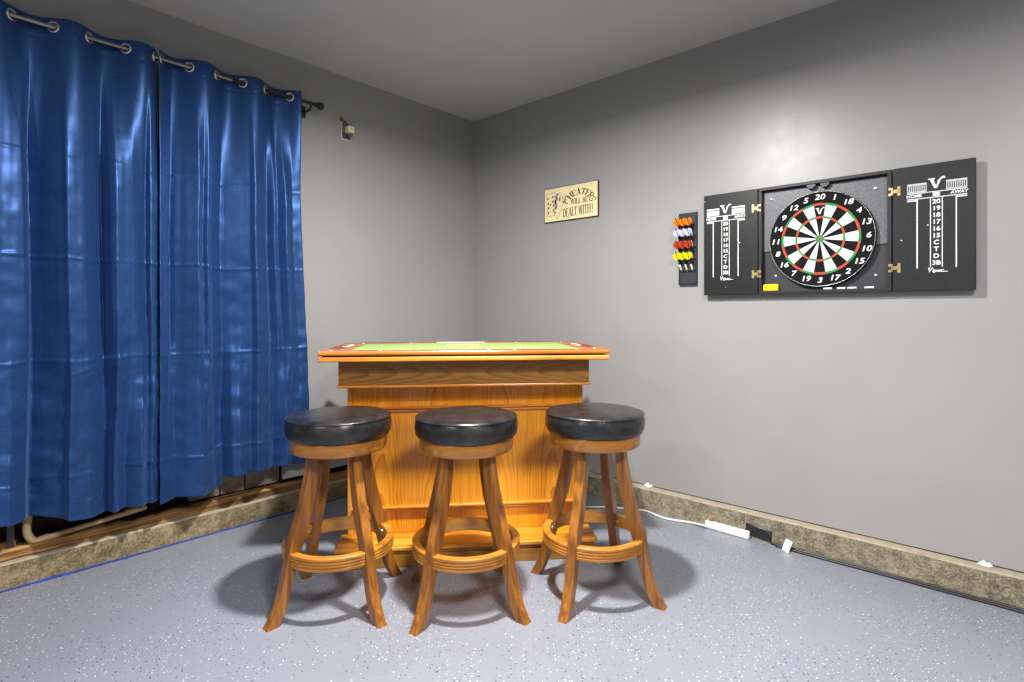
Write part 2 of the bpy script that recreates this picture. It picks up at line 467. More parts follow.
# concrete curbs, slightly uneven
def curb(name, x0, x1, yf, yb, ztop, mat, rz, ledge):
    bm = bmesh.new(); n = int((x1-x0)/.03); rows = []
    prof = [(yf, 0), (yf, ztop*.33), (yf, ztop*.66), (yf, ztop-.006), (yf+.006, ztop), (yf+.03, ztop), (yb, ztop), (yb, 0)]
    for i in range(n+1):
        x = x0+(x1-x0)*i/n; row = []
        for k, (y, z) in enumerate(prof):
            w = noise.noise((x*6, k*1.7, 3.1))*.004 + noise.noise((x*23, k*2.3, 1.1))*.002
            if 0 < k < 5: y += w
            if 2 < k < 6: z += noise.noise((x*5, 8.2, 2.2))*.003
            row.append(bm.verts.new((x, y, z)))
        rows.append(row)
    for A, B in zip(rows, rows[1:]):
        for k in range(len(prof)-1):
            f = bm.faces.new((A[k], B[k], B[k+1], A[k+1])); f.material_index = 1 if k in (3, 4, 5) else 0
    for rw_ in (rows[0], rows[-1]): bm.faces.new(rw_)
    bmesh.ops.recalc_face_normals(bm, faces=bm.faces)
    return struct(name, bm, [mat, ledge], CORNER, rz)
curb('baseboard_right', -.05, L, -.055, .12, .130, M['curb'], AR, M['ledge'])
curb('baseboard_left', -L, .05, 0., .17, .115, M['curb_left'], AL, M['ledge'])

# timber sill on the left curb: long weathered plank with split top
bm = bmesh.new(); n = 150; x0, x1 = -4.6, -.02; rows = []
prof = [(.030, .117), (.026, .150), (.034, .160), (.075, .163), (.085, .150), (.120, .154), (.125, .117)]
for i in range(n+1):
    x = x0+(x1-x0)*i/n
    rows.append([bm.verts.new((x, y+noise.noise((x*9, k*3.1, 0))*.006, z+(noise.noise((x*7, k*2.2, 5))*.010 if 0 < k < 6 else 0))) for k, (y, z) in enumerate(prof)])
for A, B in zip(rows, rows[1:]):
    for k in range(len(prof)-1): bm.faces.new((A[k], B[k], B[k+1], A[k+1]))
    bm.faces.new((A[-1], B[-1], B[0], A[0]))
for r_ in (rows[0], rows[-1]): bm.faces.new(r_)
bmesh.ops.recalc_face_normals(bm, faces=bm.faces)
o = bm_obj('timber_sill', bm, M['sill_wood'], None, 40, CORNER, AL)
tag(o, 'weathered brown timber sill lying on the concrete curb below the blue curtains', 'timber')

# grey concrete blocks in the opening
g = 'concrete blocks below the curtain'
for (xa, xb, lab) in ((190, 221, 'concrete block below the curtain, left of the pair, its face in shade'),
                      (222, 246, 'concrete block above the sill, middle one of the row below the curtain'),
                      (247, 281, 'wide concrete block above the sill, right one of the row below the curtain')):
    a = lw(xa, 480, -.11)[0]; b = lw(xb, 480, -.11)[0]
    bm = bmesh.new(); box(bm, a+.002, b-.002, .128, .168, .158, .36, .004)
    o = bm_obj('concrete_block', bm, M['block'], None, None, CORNER, AL); tag(o, lab, 'block', g)

# plastic pipe in the recess
def lp(x, y, off):
    a, z = lw(x, y, off); return Vector((a, -off, z))
bm = bmesh.new()
p_end = lp(146, 507, -.070); p_el = lp(45, 538, -.062); p_b = lp(34, 541, -.062); p_up = lp(27, 532, -.08); p_up2 = lp(28, 515, -.10)
tube(bm, [p_el+(p_end-p_el)*(i/20) for i in range(21)], .0125, 14)
pr = root('drain_pipe', CORNER+EL*p_el.x, AL, 'tan plastic pipe with an elbow lying above the left sill', 'pipe')
for v in bm.verts: v.co.x -= p_el.x
bm_obj('straight_pipe', bm, M['pipe'], pr, 60)
bm = bmesh.new(); tube(bm, [q-Vector((p_el.x, 0, 0)) for q in smooth_path([p_el+(p_end-p_el)*.03, p_el, p_b, p_up, p_up2])], .016, 14)
bm_obj('elbow', bm, M['pipe'], pr, 60)
bm = bmesh.new(); d = (p_end-p_el).normalized(); c = lp(131, 511, -.069)-Vector((p_el.x, 0, 0))
tube(bm, [c-d*.022, c+d*.022], .0165, 14); bm_obj('coupling', bm, M['pipe'], pr, 60)

# splintered offcut and dark bracket left in the recess
bm = bmesh.new()
a = lp(6, 548, -.09); b_ = lp(25, 534, -.12)
box(bm, a.x-.22, a.x+.03, .06, .10, .158, .192, .004)
o = bm_obj('timber_offcut', bm, M['sill_wood'], None, None, CORNER, AL); tag(o, 'short yellowish timber offcut on the sill at the far left under the curtain', 'timber')
bm = bmesh.new(); c = lp(10, 540, -.05)
box(bm, c.x-.012, c.x+.014, .045, .058, .15, .30, .002)
o = bm_obj('strap_bracket', bm, M['black_plastic'], None, None, CORNER, AL); tag(o, 'dark upright metal strap beside the pipe elbow below the curtain', 'bracket')

# blue tape along the left curb
bm = bmesh.new(); n = 140; pr_ = []
for i in range(n+1):
    x = -4.4+4.3*i/n
    w = noise.noise((x*3, .2, 0))*.009+noise.noise((x*17, .7, 0))*.004
    pr_.append((bm.verts.new((x, -.017+w, .0012)), bm.verts.new((x, -.004, .004+.004*abs(noise.noise((x*4, 2, 1)))))))
for A, B in zip(pr_, pr_[1:]): bm.faces.new((A[0], B[0], B[1], A[1]))
r_ = bmesh.ops.extrude_face_region(bm, geom=list(bm.faces))
for v in [v for v in r_['geom'] if isinstance(v, bmesh.types.BMVert)]: v.co.z += .0012
bmesh.ops.recalc_face_normals(bm, faces=bm.faces)
o = bm_obj('masking_tape', bm, M['tape'], None, None, CORNER, AL); tag(o, 'strip of blue masking tape on the floor along the left curb', 'tape')

# ------------------------------------------------------------------ curtains
ROD_OFF, ROD_Z = .095, None
xr0, zr0 = lw(322, 106, ROD_OFF); xr1, zr1 = lw(12, 16, ROD_OFF)
ROD_Z = (zr0+zr1)/2
def cx(px): return lw(px, 100, ROD_OFF)[0]
cr = root('curtain_rod', CORNER+EL*xr0+Vector((0, 0, ROD_Z))-NL*ROD_OFF, AL, 'black curtain rod with a ball finial above the blue curtains', 'curtain rod')
bm = bmesh.new(); tube(bm, [(cx(232)-xr0, 0, 0), (-.03, 0, 0)], .0095, 14); bm_obj('rod', bm, M['rodblack'], cr, 60)
bm = bmesh.new(); tube(bm, [(cx(-200)-xr0, 0, 0), (cx(232)-xr0, 0, 0)], .011, 14); bm_obj('outer_rod', bm, M['rodnickel'], cr, 60)
bm = bmesh.new(); prof = [(0, -.047), (.012, -.047), (.014, -.044), (.012, -.040), (.010, -.036)]
for k in range(13):
    a = -PI/2+.45+(PI-.45)*k/12; prof.append((max(.0, .024*math.cos(a)) if k < 12 else 0, -.012+.024*math.sin(a)))
lathe(bm, prof, 24, 'X'); bm_obj('finial', bm, M['rodblack'], cr, 50)
bm = bmesh.new()
bx_ = cx(311)-xr0
tube(bm, smooth_path([(bx_, .002, -.012), (bx_, .010, -.030), (bx_, .05, -.036), (bx_, ROD_OFF-.004, -.036)]), .006, 10)
lathe(bm, [(.0135, -.006), (.0135, .006), (.010, .006), (.010, -.006)], 18, 'X', (bx_, 0, 0), closed=True)
box(bm, bx_-.012, bx_+.012, ROD_OFF-.006, ROD_OFF, -.065, .005, .002)
bm_obj('bracket', bm, M['rodblack'], cr, 50)

def keyed(keys, x):
    if x <= keys[0][0]: return keys[0][1]
    for (a, p), (b, q) in zip(keys, keys[1:]):
        if x <= b:
            t = (x-a)/(b-a); return p+(q-p)*t
    return keys[-1][1]
def sstep(a, b, x):
    t = min(1, max(0, (x-a)/(b-a))); return t*t*(3-2*t)

def curtain(nm, label, px0, px1, rings, first_front, mid, low, bottoms, seed, flare=0.):
    """mid / low: fold depth (metres in front of the wall) keyed by picture column; rings: grommet columns"""
    xs0, xs1 = cx(px0), cx(px1)
    t = root(nm, CORNER+EL*xs0+Vector((0, 0, ROD_Z))-NL*ROD_OFF, AL, label, 'curtain', 'blue curtain panels')
    rx = [cx(p) for p in rings]
    mid = [(cx(p), d) for p, d in mid]; low = [(cx(p), d) for p, d in low]; bott = [(cx(p), z) for p, z in bottoms]
    def top_d(x):
        if x < rx[0]: k = -1
        elif x > rx[-1]: k = len(rx)-1
        else: k = max(i for i in range(len(rx)) if rx[i] <= x); k = min(k, len(rx)-2)
        sgn = first_front*(1 if k % 2 == 0 else -1)
        if k == -1: w = .5*(rx[0]-x)/max(.04, rx[0]-xs0) if rx[0] > xs0 else 0
        elif k == len(rx)-1: w = .5*(x-rx[-1])/max(.04, xs1-rx[-1])
        else: w = (x-rx[k])/(rx[k+1]-rx[k])
        return .036*sgn*math.sin(PI*min(1, w))
    ztop = ROD_Z+.040
    NX = int((xs1-xs0)/.0042); NZ = 300
    creases = [1.885, 1.435, .985, .475]
    bm = bmesh.new(); rows = []
    for j in range(NZ+1):
        v = j/NZ
        row = []
        for i in range(NX+1):
            x = xs0+(xs1-xs0)*i/NX
            zb = keyed(bott, x)
            z = ztop+(zb-ztop)*v
            dt = ROD_OFF+top_d(x)
            dm = keyed(mid, x); dl = keyed(low, x)
            drift = .016*noise.noise((z*1.3, seed, x*.6))
            dm = 1*.095+1.75*(keyed(mid, x+drift)-.09); dl = .095+1.7*(keyed(low, x+drift*1.6)-.09)
            a = sstep(2.38, 1.75, z) ; b = sstep(1.25, .45, z)
            d = dt*(1-a)+(dm*(1-b)+dl*b)*a
            # soft vertical ripples and small wrinkles
            d += a*(.0045*noise.noise((x*17, z*.9, seed))+.0022*noise.noise((x*42, z*2.0, seed+3)))
            wz = .35+.65*sstep(1.7, .6, z)
            d += a*wz*(.0085*noise.noise((x*8+z*3, z*11, seed+7))+.0052*noise.noise((x*19-z*6, z*17, seed+9)))
            for ci, c in enumerate(creases):
                cc = c+.012*noise.noise((x*5, ci*3.3, seed))
                if ci == 3: cc += .02*noise.noise((x*2.2, 9.3, seed))
                h = (z-cc)/.0055
                amp = (.004 if ci == 0 else .0085 if ci < 3 else .010)*(.4+.9*abs(noise.noise((x*6, ci*5.1, seed+2))))
                d += a*amp*math.exp(-h*h)
                d += a*.004*math.exp(-abs(z-cc)/.035)*noise.noise((x*14, ci*2.2+7, seed))
            # slanted crease below the third fold line
            cs = .90+.35*((x-xs0) % .22)-.02
            d += .0075*a*math.exp(-((z-cs)/.007)**2)*max(0, noise.noise((x*4.2, 1.9, seed))+.1)
            # header seam and bottom hem stitching
            for s_ in (ztop-.085, zb+.095):
                d -= .0016*math.exp(-((z-s_)/.004)**2)
            d = max(.018, d)
            zz = z
            row.append(bm.verts.new((x-xs0+flare*(i/NX)**2*sstep(2.4, .3, z), ROD_OFF-d, zz-ROD_Z)))
        rows.append(row)
    # holes at the grommets: leave out the faces round the ring centres
    for A, B in zip(rows, rows[1:]):
        for i in range(NX):
            c = (A[i].co+B[i+1].co)/2
            if abs(c.z) < .03 and any((c.x-(q-xs0))**2*2.2+c.z**2 < .0165**2 for q in rx): continue
            f = bm.faces.new((A[i], B[i], B[i+1], A[i+1])); f.smooth = True
    o = bm_obj('fabric', bm, M['curtain'], t)
    md = o.modifiers.new('thickness', 'SOLIDIFY'); md.thickness = .0012; md.offset = 0
    for q in rx:
        if q < cx(-60): continue
        e = .004; sl = (top_d(q+e)-top_d(q-e))/(2*e)
        ang = math.atan(-sl)
        bm = bmesh.new(); prof = []
        for k in range(10):
            a = 2*PI*k/10; prof.append((.0215+.0040*math.cos(a), .0036*math.sin(a)))
        lathe(bm, prof, 32, 'Y', closed=True)
        gr = bm_obj('grommet', bm, M['nickel'], t, 180, (q-xs0, -.002, 0))
        gr.rotation_euler.z = max(-.95, min(.95, ang))
    return t

curtain('curtain', 'left blue satin curtain panel hanging from the rod, cut off by the picture edge', -120, 158,
        [-124, -76, -32, 12, 53, 89.5, 125.5, 155], 1,
        [(-120, .06), (-90, .11), (-62, .06), (-25, .135), (24, .100), (29, .082), (32, .045), (44, .066), (62, .116), (66, .130), (84, .112), (100, .078), (104, .068), (109, .112), (114, .128), (132, .108), (144, .086), (147, .078), (150, .100), (157, .092)],
        [(-120, .06), (-90, .11), (-62, .06), (-25, .120), (6, .132), (24, .092), (30, .050), (48, .080), (62, .106), (66, .132), (90, .112), (104, .080), (108, .070), (113, .118), (118, .100), (126, .088), (140, .124), (147, .096), (152, .106), (157, .094)],
        [(-120, .330), (0, .325), (40, .306), (84, .272), (104, .270), (157, .274)], 1.0)
curtain('curtain', 'right blue satin curtain panel ending under the rod finial', 158, 298.5,
        [162, 189, 217, 242.5, 265.7, 289.5], -1,
        [(158, .108), (168, .094), (171, .070), (180, .090), (190, .118), (194, .130), (201, .100), (205, .112), (211, .088), (217, .074), (222, .062), (232, .080), (246, .108), (249, .130), (262, .098), (266, .076), (271, .104), (276, .082), (281, .112), (290, .086), (301, .092)],
        [(158, .110), (170, .092), (176, .076), (186, .104), (198, .128), (210, .092), (217, .066), (223, .062), (228, .108), (234, .120), (246, .096), (250, .124), (262, .098), (269, .074), (277, .118), (284, .092), (292, .106), (301, .088)],
        [(158, .258), (176, .262), (221, .262), (224, .318), (250, .318), (301, .310)], 5.0, .068)

# ------------------------------------------------------------------ bar and casino table top
BAR = Vector((-.222, 2.79, 0)); BRZ = math.atan2(.1132, .9936)
bar = root('home_bar', BAR, BRZ, 'honey oak home bar with panelled front standing in the room corner', 'bar')
PW = .591      # half width of the panel
bm = bmesh.new(); box(bm, -PW+.022, PW-.022, .008, .026, .10, .84); bm_obj('front_panel', bm, M['panel'], bar)
for s in (-1, 1):
    bm = bmesh.new(); xa = s*PW-(.024 if s > 0 else 0)
    box(bm, xa, xa+.024, 0, .03, .098, .842, .004); bm_obj('stile', bm, M['oakz'], bar)
for s in (-1, 1):
    bm = bmesh.new(); xa = s*PW-(.02 if s > 0 else 0)
    box(bm, xa, xa+.02, .03, .40, .0, .842, .002); bm_obj('side_panel', bm, M['oakz'], bar)
def molding(z, h, x, proud):
    bm = bmesh.new()
    pf = [(.010, z-h/2), (-.001*proud/10, z-h/2), (-proud*.45, z-h*.42), (-proud*.55, z-h*.10), (-proud*.2, z-h*.02), (-proud, z+h*.12), (-proud, z+h*.40), (-proud*.5, z+h/2), (.010, z+h/2)]
    A = [bm.verts.new((-x, y, zz)) for y, zz in pf]; B = [bm.verts.new((x, y, zz)) for y, zz in pf]
    for i in range(len(pf)):
        j = (i+1) % len(pf); bm.faces.new((A[i], B[i], B[j], A[j]))
    bm.faces.new(A); bm.faces.new(B[::-1]); bmesh.ops.recalc_face_normals(bm, faces=bm.faces)
    return bm
bm_obj('moulding', molding(.715, .028, PW-.022, .016), M['rail_edge'], bar)
bm_obj('moulding', molding(.2225, .026, PW-.022, .016), M['rail_edge'], bar)
# apron box under the top, with a thin ledge below it
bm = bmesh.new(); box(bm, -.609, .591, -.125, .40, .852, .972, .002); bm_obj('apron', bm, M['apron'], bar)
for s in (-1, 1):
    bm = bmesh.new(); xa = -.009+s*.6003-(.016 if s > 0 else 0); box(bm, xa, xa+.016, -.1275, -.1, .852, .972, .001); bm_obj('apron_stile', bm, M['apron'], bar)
bm = bmesh.new(); box(bm, -.617, .599, -.135, .40, .840, .852, .004); bm_obj('ledge', bm, M['rail_edge'], bar)
bm = bmesh.new(); box(bm, -.680, .663, -.240, .47, .972, .994, .006, seg=3); bm_obj('bar_top', bm, M['rail_edge'], bar)
# foot step with nosing and recessed plinth
bm = bmesh.new(); box(bm, -.625, .625, -.165, .02, .078, .0985, .006, seg=3); bm_obj('foot_step', bm, M['oakx'], bar)
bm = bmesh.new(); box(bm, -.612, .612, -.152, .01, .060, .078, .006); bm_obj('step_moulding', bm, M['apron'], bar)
bm = bmesh.new(); box(bm, -.615, .615, -.158, .38, 0, .060, .003); bm_obj('plinth', bm, M['apron'], bar)  # darkened oak here paints in the shade below the step nosing

# casino table top resting on the bar
TZ = 1.000
ct = root('casino_table_top', BAR+Vector((-.0085*math.cos(BRZ), -.0085*math.sin(BRZ), .0035)), BRZ, 'green felt casino table top with a red-brown rail lying on the oak bar', 'game table top')
tx, ty0, ty1 = .672, -.242, .475
bm = bmesh.new(); box(bm, -tx+.02, tx-.02, ty0+.02, ty1-.02, .9907, .9975, 0); bm_obj('underlay', bm, M['glide'], ct)
# rail frame: four bevelled members, rounded amber edge
bm = bmesh.new()
rwid = .085
box(bm, -tx, tx, ty0, ty0+rwid, TZ-.0035, 1.018, .008, seg=4); box(bm, -tx, tx, ty1-rwid, ty1, TZ-.0035, 1.018, .008, seg=4)
box(bm, -tx, -tx+.13, ty0+rwid-.002, ty1-rwid+.002, TZ-.0035, 1.0179, .002); box(bm, tx-.13, tx, ty0+rwid-.002, ty1-rwid+.002, TZ-.0035, 1.0179, .002)
for f in bm.faces: f.material_index = 1 if (f.normal.z < .6) else 0
bm.normal_update()
for f in bm.faces: f.material_index = 0 if f.normal.z > .75 else 1
bm_obj('rail', bm, [M['rail'], M['slab_edge']], ct)
bm = bmesh.new(); box(bm, -tx+.128, tx-.128, ty0+rwid-.002, ty1-rwid+.002, TZ-.0035, 1.0145); bm_obj('felt', bm, M['felt'], ct)
# printed layout on the felt
def flat(bm, x0, x1, y0, y1, z=1.0148): box(bm, x0, x1, y0, y1, z-.0003, z)
for k in range(7):
    a = -PI*.82+PI*.64*k/6; px_, py_ = .40*math.cos(a), .14+.19*math.sin(a); bm = bmesh.new()
    O = [(-.03, -.038), (.03, -.038), (.03, .038), (-.03, .038)]; I = [(-.026, -.034), (.026, -.034), (.026, .034), (-.026, .034)]
    vo = [bm.verts.new((px_+x, py_+y, 1.0148)) for x, y in O]; vi = [bm.verts.new((px_+x, py_+y, 1.0148)) for x, y in I]
    for q in range(4): bm.faces.new((vo[q], vo[(q+1) % 4], vi[(q+1) % 4], vi[q]))
    bm_obj('betting_box', bm, M['felt_print'], ct)
bm = bmesh.new(); A = []
for k in range(41):
    a0 = -PI*.88+PI*.76*k/40; w_ = .008 if (k//2) % 2 else .004
    A.append([bm.verts.new((.34*math.cos(a0), .27+(.17+d_)*math.sin(a0), 1.0148)) for d_ in (-w_, w_)])
for P, Q in zip(A, A[1:]): bm.faces.new((P[0], Q[0], Q[1], P[1]))
bmesh.ops.recalc_face_normals(bm, faces=bm.faces); bm_obj('arc_print', bm, M['felt_print'], ct)
for (x0, x1, y0, y1) in ((-.10, .08, .23, .26), (-.36, -.26, -.06, -.052), (.2, .42, .02, .026)):
    bm = bmesh.new(); flat(bm, x0, x1, y0, y1); bm_obj('print_bar', bm, M['felt_print'], ct)
# chip slots, pale inlays in the rail
for (xa, xb, ya, yb) in ((-.215, -.135, ty0+.02, ty0+.05), (-.125, -.05, ty0+.02, ty0+.05), (.28, .42, ty0+.02, ty0+.045), (-.50, -.40, ty0+.02, ty0+.045),
                         (-.56, -.30, ty1-.05, ty1-.02), (-.26, -.16, ty1-.05, ty1-.02), (.14, .52, ty1-.05, ty1-.02), (-.655, -.60, -.1, .2), (.60, .655, -.1, .2)):
    bm = bmesh.new(); box(bm, xa, xb, ya, yb, 1.0176, 1.0186); bm_obj('chip_slot', bm, M['slot_dark'], ct)
for (x, y) in ((-.62, -.20), (-.40, -.205), (.10, -.205), (.22, -.205), (.52, -.205), (.62, -.15), (-.62, .1), (.6, .2), (.56, .37), (.3, .385), (.08, .385), (-.3, .385), (-.56, .37), (-.6, .26)):
    bm = bmesh.new(); lathe(bm, [(0, .0014), (.006, .0012), (.0072, .0006), (.0075, -.0005)], 12, 'Z', (x, y, 1.018)); bm_obj('rail_dot', bm, M['felt_print'], ct)
for sd in (-1, 1):
    for k in range(2):
        bm = bmesh.new(); tube(bm, [(sd*(.60+.012*math.sin(i*.8)), .13+.05*k+i*.004*(1 if k else -1), 1.0174) for i in range(14)], .0024, 6)
        bm_obj('rail_scroll', bm, M['felt_print'], ct)
bm = bmesh.new(); box(bm, -.155, .12, ty1-.075, ty1-.012, 1.0175, 1.0192, .0006)
for k in range(6): box(bm, -.150+k*.045, -.108+k*.045, ty1-.068, ty1-.018, 1.0192, 1.0198)
bm_obj('chip_tray', bm, M['plate'], ct)

# ------------------------------------------------------------------ stools
def leg_bm():
    keys = [(.634, .118), (.60, .121), (.52, .131), (.42, .153), (.33, .180), (.25, .204), (.18, .221), (.11, .238), (.05, .260), (0, .288)]
    zs = [k[0] for k in keys]
    pts = smooth_path([(r, 0, z) for z, r in keys], 5)
    bm = bmesh.new(); rings = []
    for i, p in enumerate(pts):
        t = (pts[min(i+1, len(pts)-1)]-pts[max(i-1, 0)]).normalized()
        nx = Vector((-t.z, 0, t.x)); nx = -nx if nx.x < 0 else nx
        u = 1-p.z/.634
        rad = .018+.0075*math.sin(PI*min(1, u*1.25))*.9+.002*u; tan = .0195+.0005*u
        if p.z < .001: nx = Vector((1, 0, 0)); rad *= 1.25
        if p.z < .04 and p.z >= .001: nx = (nx+Vector((.6, 0, 0))).normalized()
        b = .0022; ring = []
        for (sx, sy) in ((1, 1), (-1, 1), (-1, -1), (1, -1)):
            c = [(rad-b, tan), (rad, tan-b)] if sx*sy > 0 else [(rad, tan-b), (rad-b, tan)]
            if sx*sy > 0: c = [(rad, tan-b), (rad-b, tan)]
            else: c = [(rad-b, tan), (rad, tan-b)]
            for (a_, b_) in c: ring.append(bm.verts.new(p+nx*(sx*a_)+Vector((0, sy*b_, 0))))
        rings.append(ring)
    n = len(rings[0])
    for A, B in zip(rings, rings[1:]):
        for k in range(n): bm.faces.new((A[k], A[(k+1) % n], B[(k+1) % n], B[k]))
    bm.faces.new(rings[0]); bm.faces.new(rings[-1])
    bmesh.ops.recalc_face_normals(bm, faces=bm.faces)
    return bm

def make_stool(loc, rz, label):
    t = root('bar_stool', loc, rz, label, 'bar stool', 'padded oak bar stools')
    # cushion
    bm = bmesh.new()
    prof = [(0, .684), (.192, .684), (.200, .687), (.2065, .694), (.2105, .705), (.2135, .720), (.2140, .735), (.2120, .750), (.2085, .7605), (.207, .7645), (.203, .7690), (.196, .7725), (.17, .7775), (.13, .7805), (.08, .782), (.03, .7825), (0, .7825)]
    lathe(bm, prof, 96)
    for v in bm.verts:
        r = math.hypot(v.co.x, v.co.y); a = math.atan2(v.co.y, v.co.x)
        if r > .15 and v.co.z < .755:
            w = noise.noise((math.cos(a)*4, math.sin(a)*4, v.co.z*40))*.0022+noise.noise((math.cos(a)*11, math.sin(a)*11, v.co.z*60))*.0010
            v.co.x += w*math.cos(a); v.co.y += w*math.sin(a); v.co.z += w*.5
        elif v.co.z > .768: v.co.z += noise.noise((v.co.x*14, v.co.y*14, 2.2))*.0022
    cu = bm_obj('cushion', bm, M['leather'], t, 60)
    bm = bmesh.new(); pf = [(.2085+.0036*math.cos(2*PI*k/8), .7650+.0036*math.sin(2*PI*k/8)) for k in range(8)]
    lathe(bm, pf, 96, closed=True); bm_obj('piping', bm, M['leather'], cu, 180)
    bm = bmesh.new()
    lathe(bm, [(0, .632), (.187, .632), (.191, .636), (.1935, .645), (.1945, .678), (.192, .684), (.186, .686), (0, .686)], 96)
    bm_obj('seat_ring', bm, M['stoolx'], t, 40)
    # foot ring with grooves
    bm = bmesh.new(); zb, zt, ro, ri = .211, .263, .223, .192
    prof = [(ri, zb+.003), (ri+.003, zb), (ro-.003, zb)]
    for k in range(3):
        zc = zb+.0135+k*.0115
        prof += [(ro, zc-.0035), (ro-.0045, zc-.0012), (ro-.0045, zc+.0012), (ro, zc+.0035)]
    prof += [(ro, zt-.003), (ro-.003, zt), (ri+.003, zt), (ri, zt-.003)]
    lathe(bm, prof, 96, closed=True)
    fr = bm_obj('foot_ring', bm, M['ring'], t, 35)
    for k in range(4):
        a = PI/4+k*PI/2+.0
        bm = bmesh.new(); lathe(bm, [(0, -.004), (.005, -.0035), (.0065, -.001), (.0065, .003)], 14, 'X')
        for v in bm.verts: v.co.x += ri-.0005
        s_ = bm_obj('screw', bm, M['screw'], fr, 50); s_.location.z = .237
        s_.rotation_euler.z = a+(.16 if k % 2 else -.16)
    for k in range(4):
        lg = bm_obj('leg', leg_bm(), M['stool'], t, 40); lg.rotation_euler.z = PI/4+k*PI/2
    return t
def dup(src, loc, rz, label):
    r = src.copy(); COL.objects.link(r); r.location = loc; r.rotation_euler = (0, 0, rz); r['label'] = label
    for ch in list(src.children):
        c = ch.copy(); COL.objects.link(c); c.parent = r
        for g_ in list(ch.children):
            d = g_.copy(); COL.objects.link(d); d.parent = c
    return r
st = make_stool((-.722, 2.316, 0), R(3), 'bar stool with black vinyl seat, nearest the blue curtain')
dup(st, (-.190, 2.31, 0), R(9.5), 'bar stool with black vinyl seat, between the two others, before the middle of the bar')
dup(st, (.357, 2.40, 0), R(13), 'bar stool with black vinyl seat, nearest the wall with the dartboard')

# ------------------------------------------------------------------ dart cabinet
bx0, bz = rw(758.5, 240, .048)[0], 0
bx1 = rw(891.5, 240, .048)[0]
zt_, zb_ = 1.847, 1.291
W2 = (bx1-bx0)/2; HH = (zt_-zb_)/2; zc = (zt_+zb_)/2
DOFF = .048
cab = root('dartboard_cabinet', CORNER+ER*((bx0+bx1)/2)+Vector((0, 0, zc)), AR, 'black dartboard cabinet hung open on the grey wall with score doors', 'dartboard cabinet')
TH = .016
bm = bmesh.new()
box(bm, -W2, W2, -DOFF, 0, HH-TH, HH, .0015); box(bm, -W2, W2, -DOFF, 0, -HH, -HH+TH, .0015)
box(bm, -W2, -W2+TH, -DOFF, 0, -HH+TH, HH-TH, .0015); box(bm, W2-TH, W2, -DOFF, 0, -HH+TH, HH-TH, .0015)
bm_obj('case', bm, M['cab_black'], cab)
bm = bmesh.new(); box(bm, -W2+TH, W2-TH, -.012, 0, -HH+TH, HH-TH); bm_obj('back_board', bm, M['back_dark'], cab)
bm = bmesh.new()
xi = W2-TH
prism(bm, [(-xi, -.055), (-xi+.055, -.055), (-xi+.055, -.02), (xi-.055, -.02), (xi-.055, -.055), (xi, -.055), (xi, HH-TH-.004), (-xi, HH-TH-.004)], -.019, -.0115)
bm_obj('upper_board', bm, M['back_grey'], cab)
# magnetic catches at the top
for s in (-1, 1):
    bm = bmesh.new(); xk = -.012+s*.030
    box(bm, xk-.020, xk+.020, -DOFF+.004, -DOFF+.028, HH-TH-.014, HH-TH, .002); box(bm, xk-.012, xk+.012, -DOFF+.002, -DOFF+.02, HH-TH-.021, HH-TH-.012, .001)
    bm_obj('magnet_catch', bm, M['black_plastic'], cab)
# screws in the back board
for (x, z) in ((-.235, .215), (.225, .205), (-.215, -.185), (.225, -.20)):
    bm = bmesh.new(); lathe(bm, [(0, -.006), (.006, -.005), (.0075, 0)], 12, 'Y', (x, -.019 if z > 0 else -.012, z)); bm_obj('screw', bm, M['screw'], cab)

def v_logo(bm, cx_, cz_, s, y, mi=0):
    """serifed V with a curling right arm; s = overall height"""
    L_ = [(-.62, .50), (-.62, .40), (-.46, .36), (-.12, -.50), (.10, -.50), (.40, .30), (.56, .42), (.72, .40), (.76, .50), (.62, .62), (.44, .56), (.28, .36), (.02, -.26), (-.18, .36), (-.06, .40), (-.06, .50)]
    vs = [bm.verts.new((cx_+x*s, y, cz_+z*s)) for x, z in L_]
    f = bm.faces.new(vs); f.normal_update()
    if f.normal.y > 0: f.normal_flip()
    f.material_index = mi
    bmesh.ops.triangulate(bm, faces=[f])
    for (x, z) in ((-.22, .16), (.16, .20)):
        q = [(x-.03, z-.10), (x+.07, z-.10), (x+.09, z+.06), (x, z+.1)]
        vs = [bm.verts.new((cx_+(a)*s, y-.0002, cz_+b*s)) for a, b in q]
        f = bm.faces.new(vs); f.normal_update()
        if f.normal.y > 0: f.normal_flip()
        f.material_index = mi

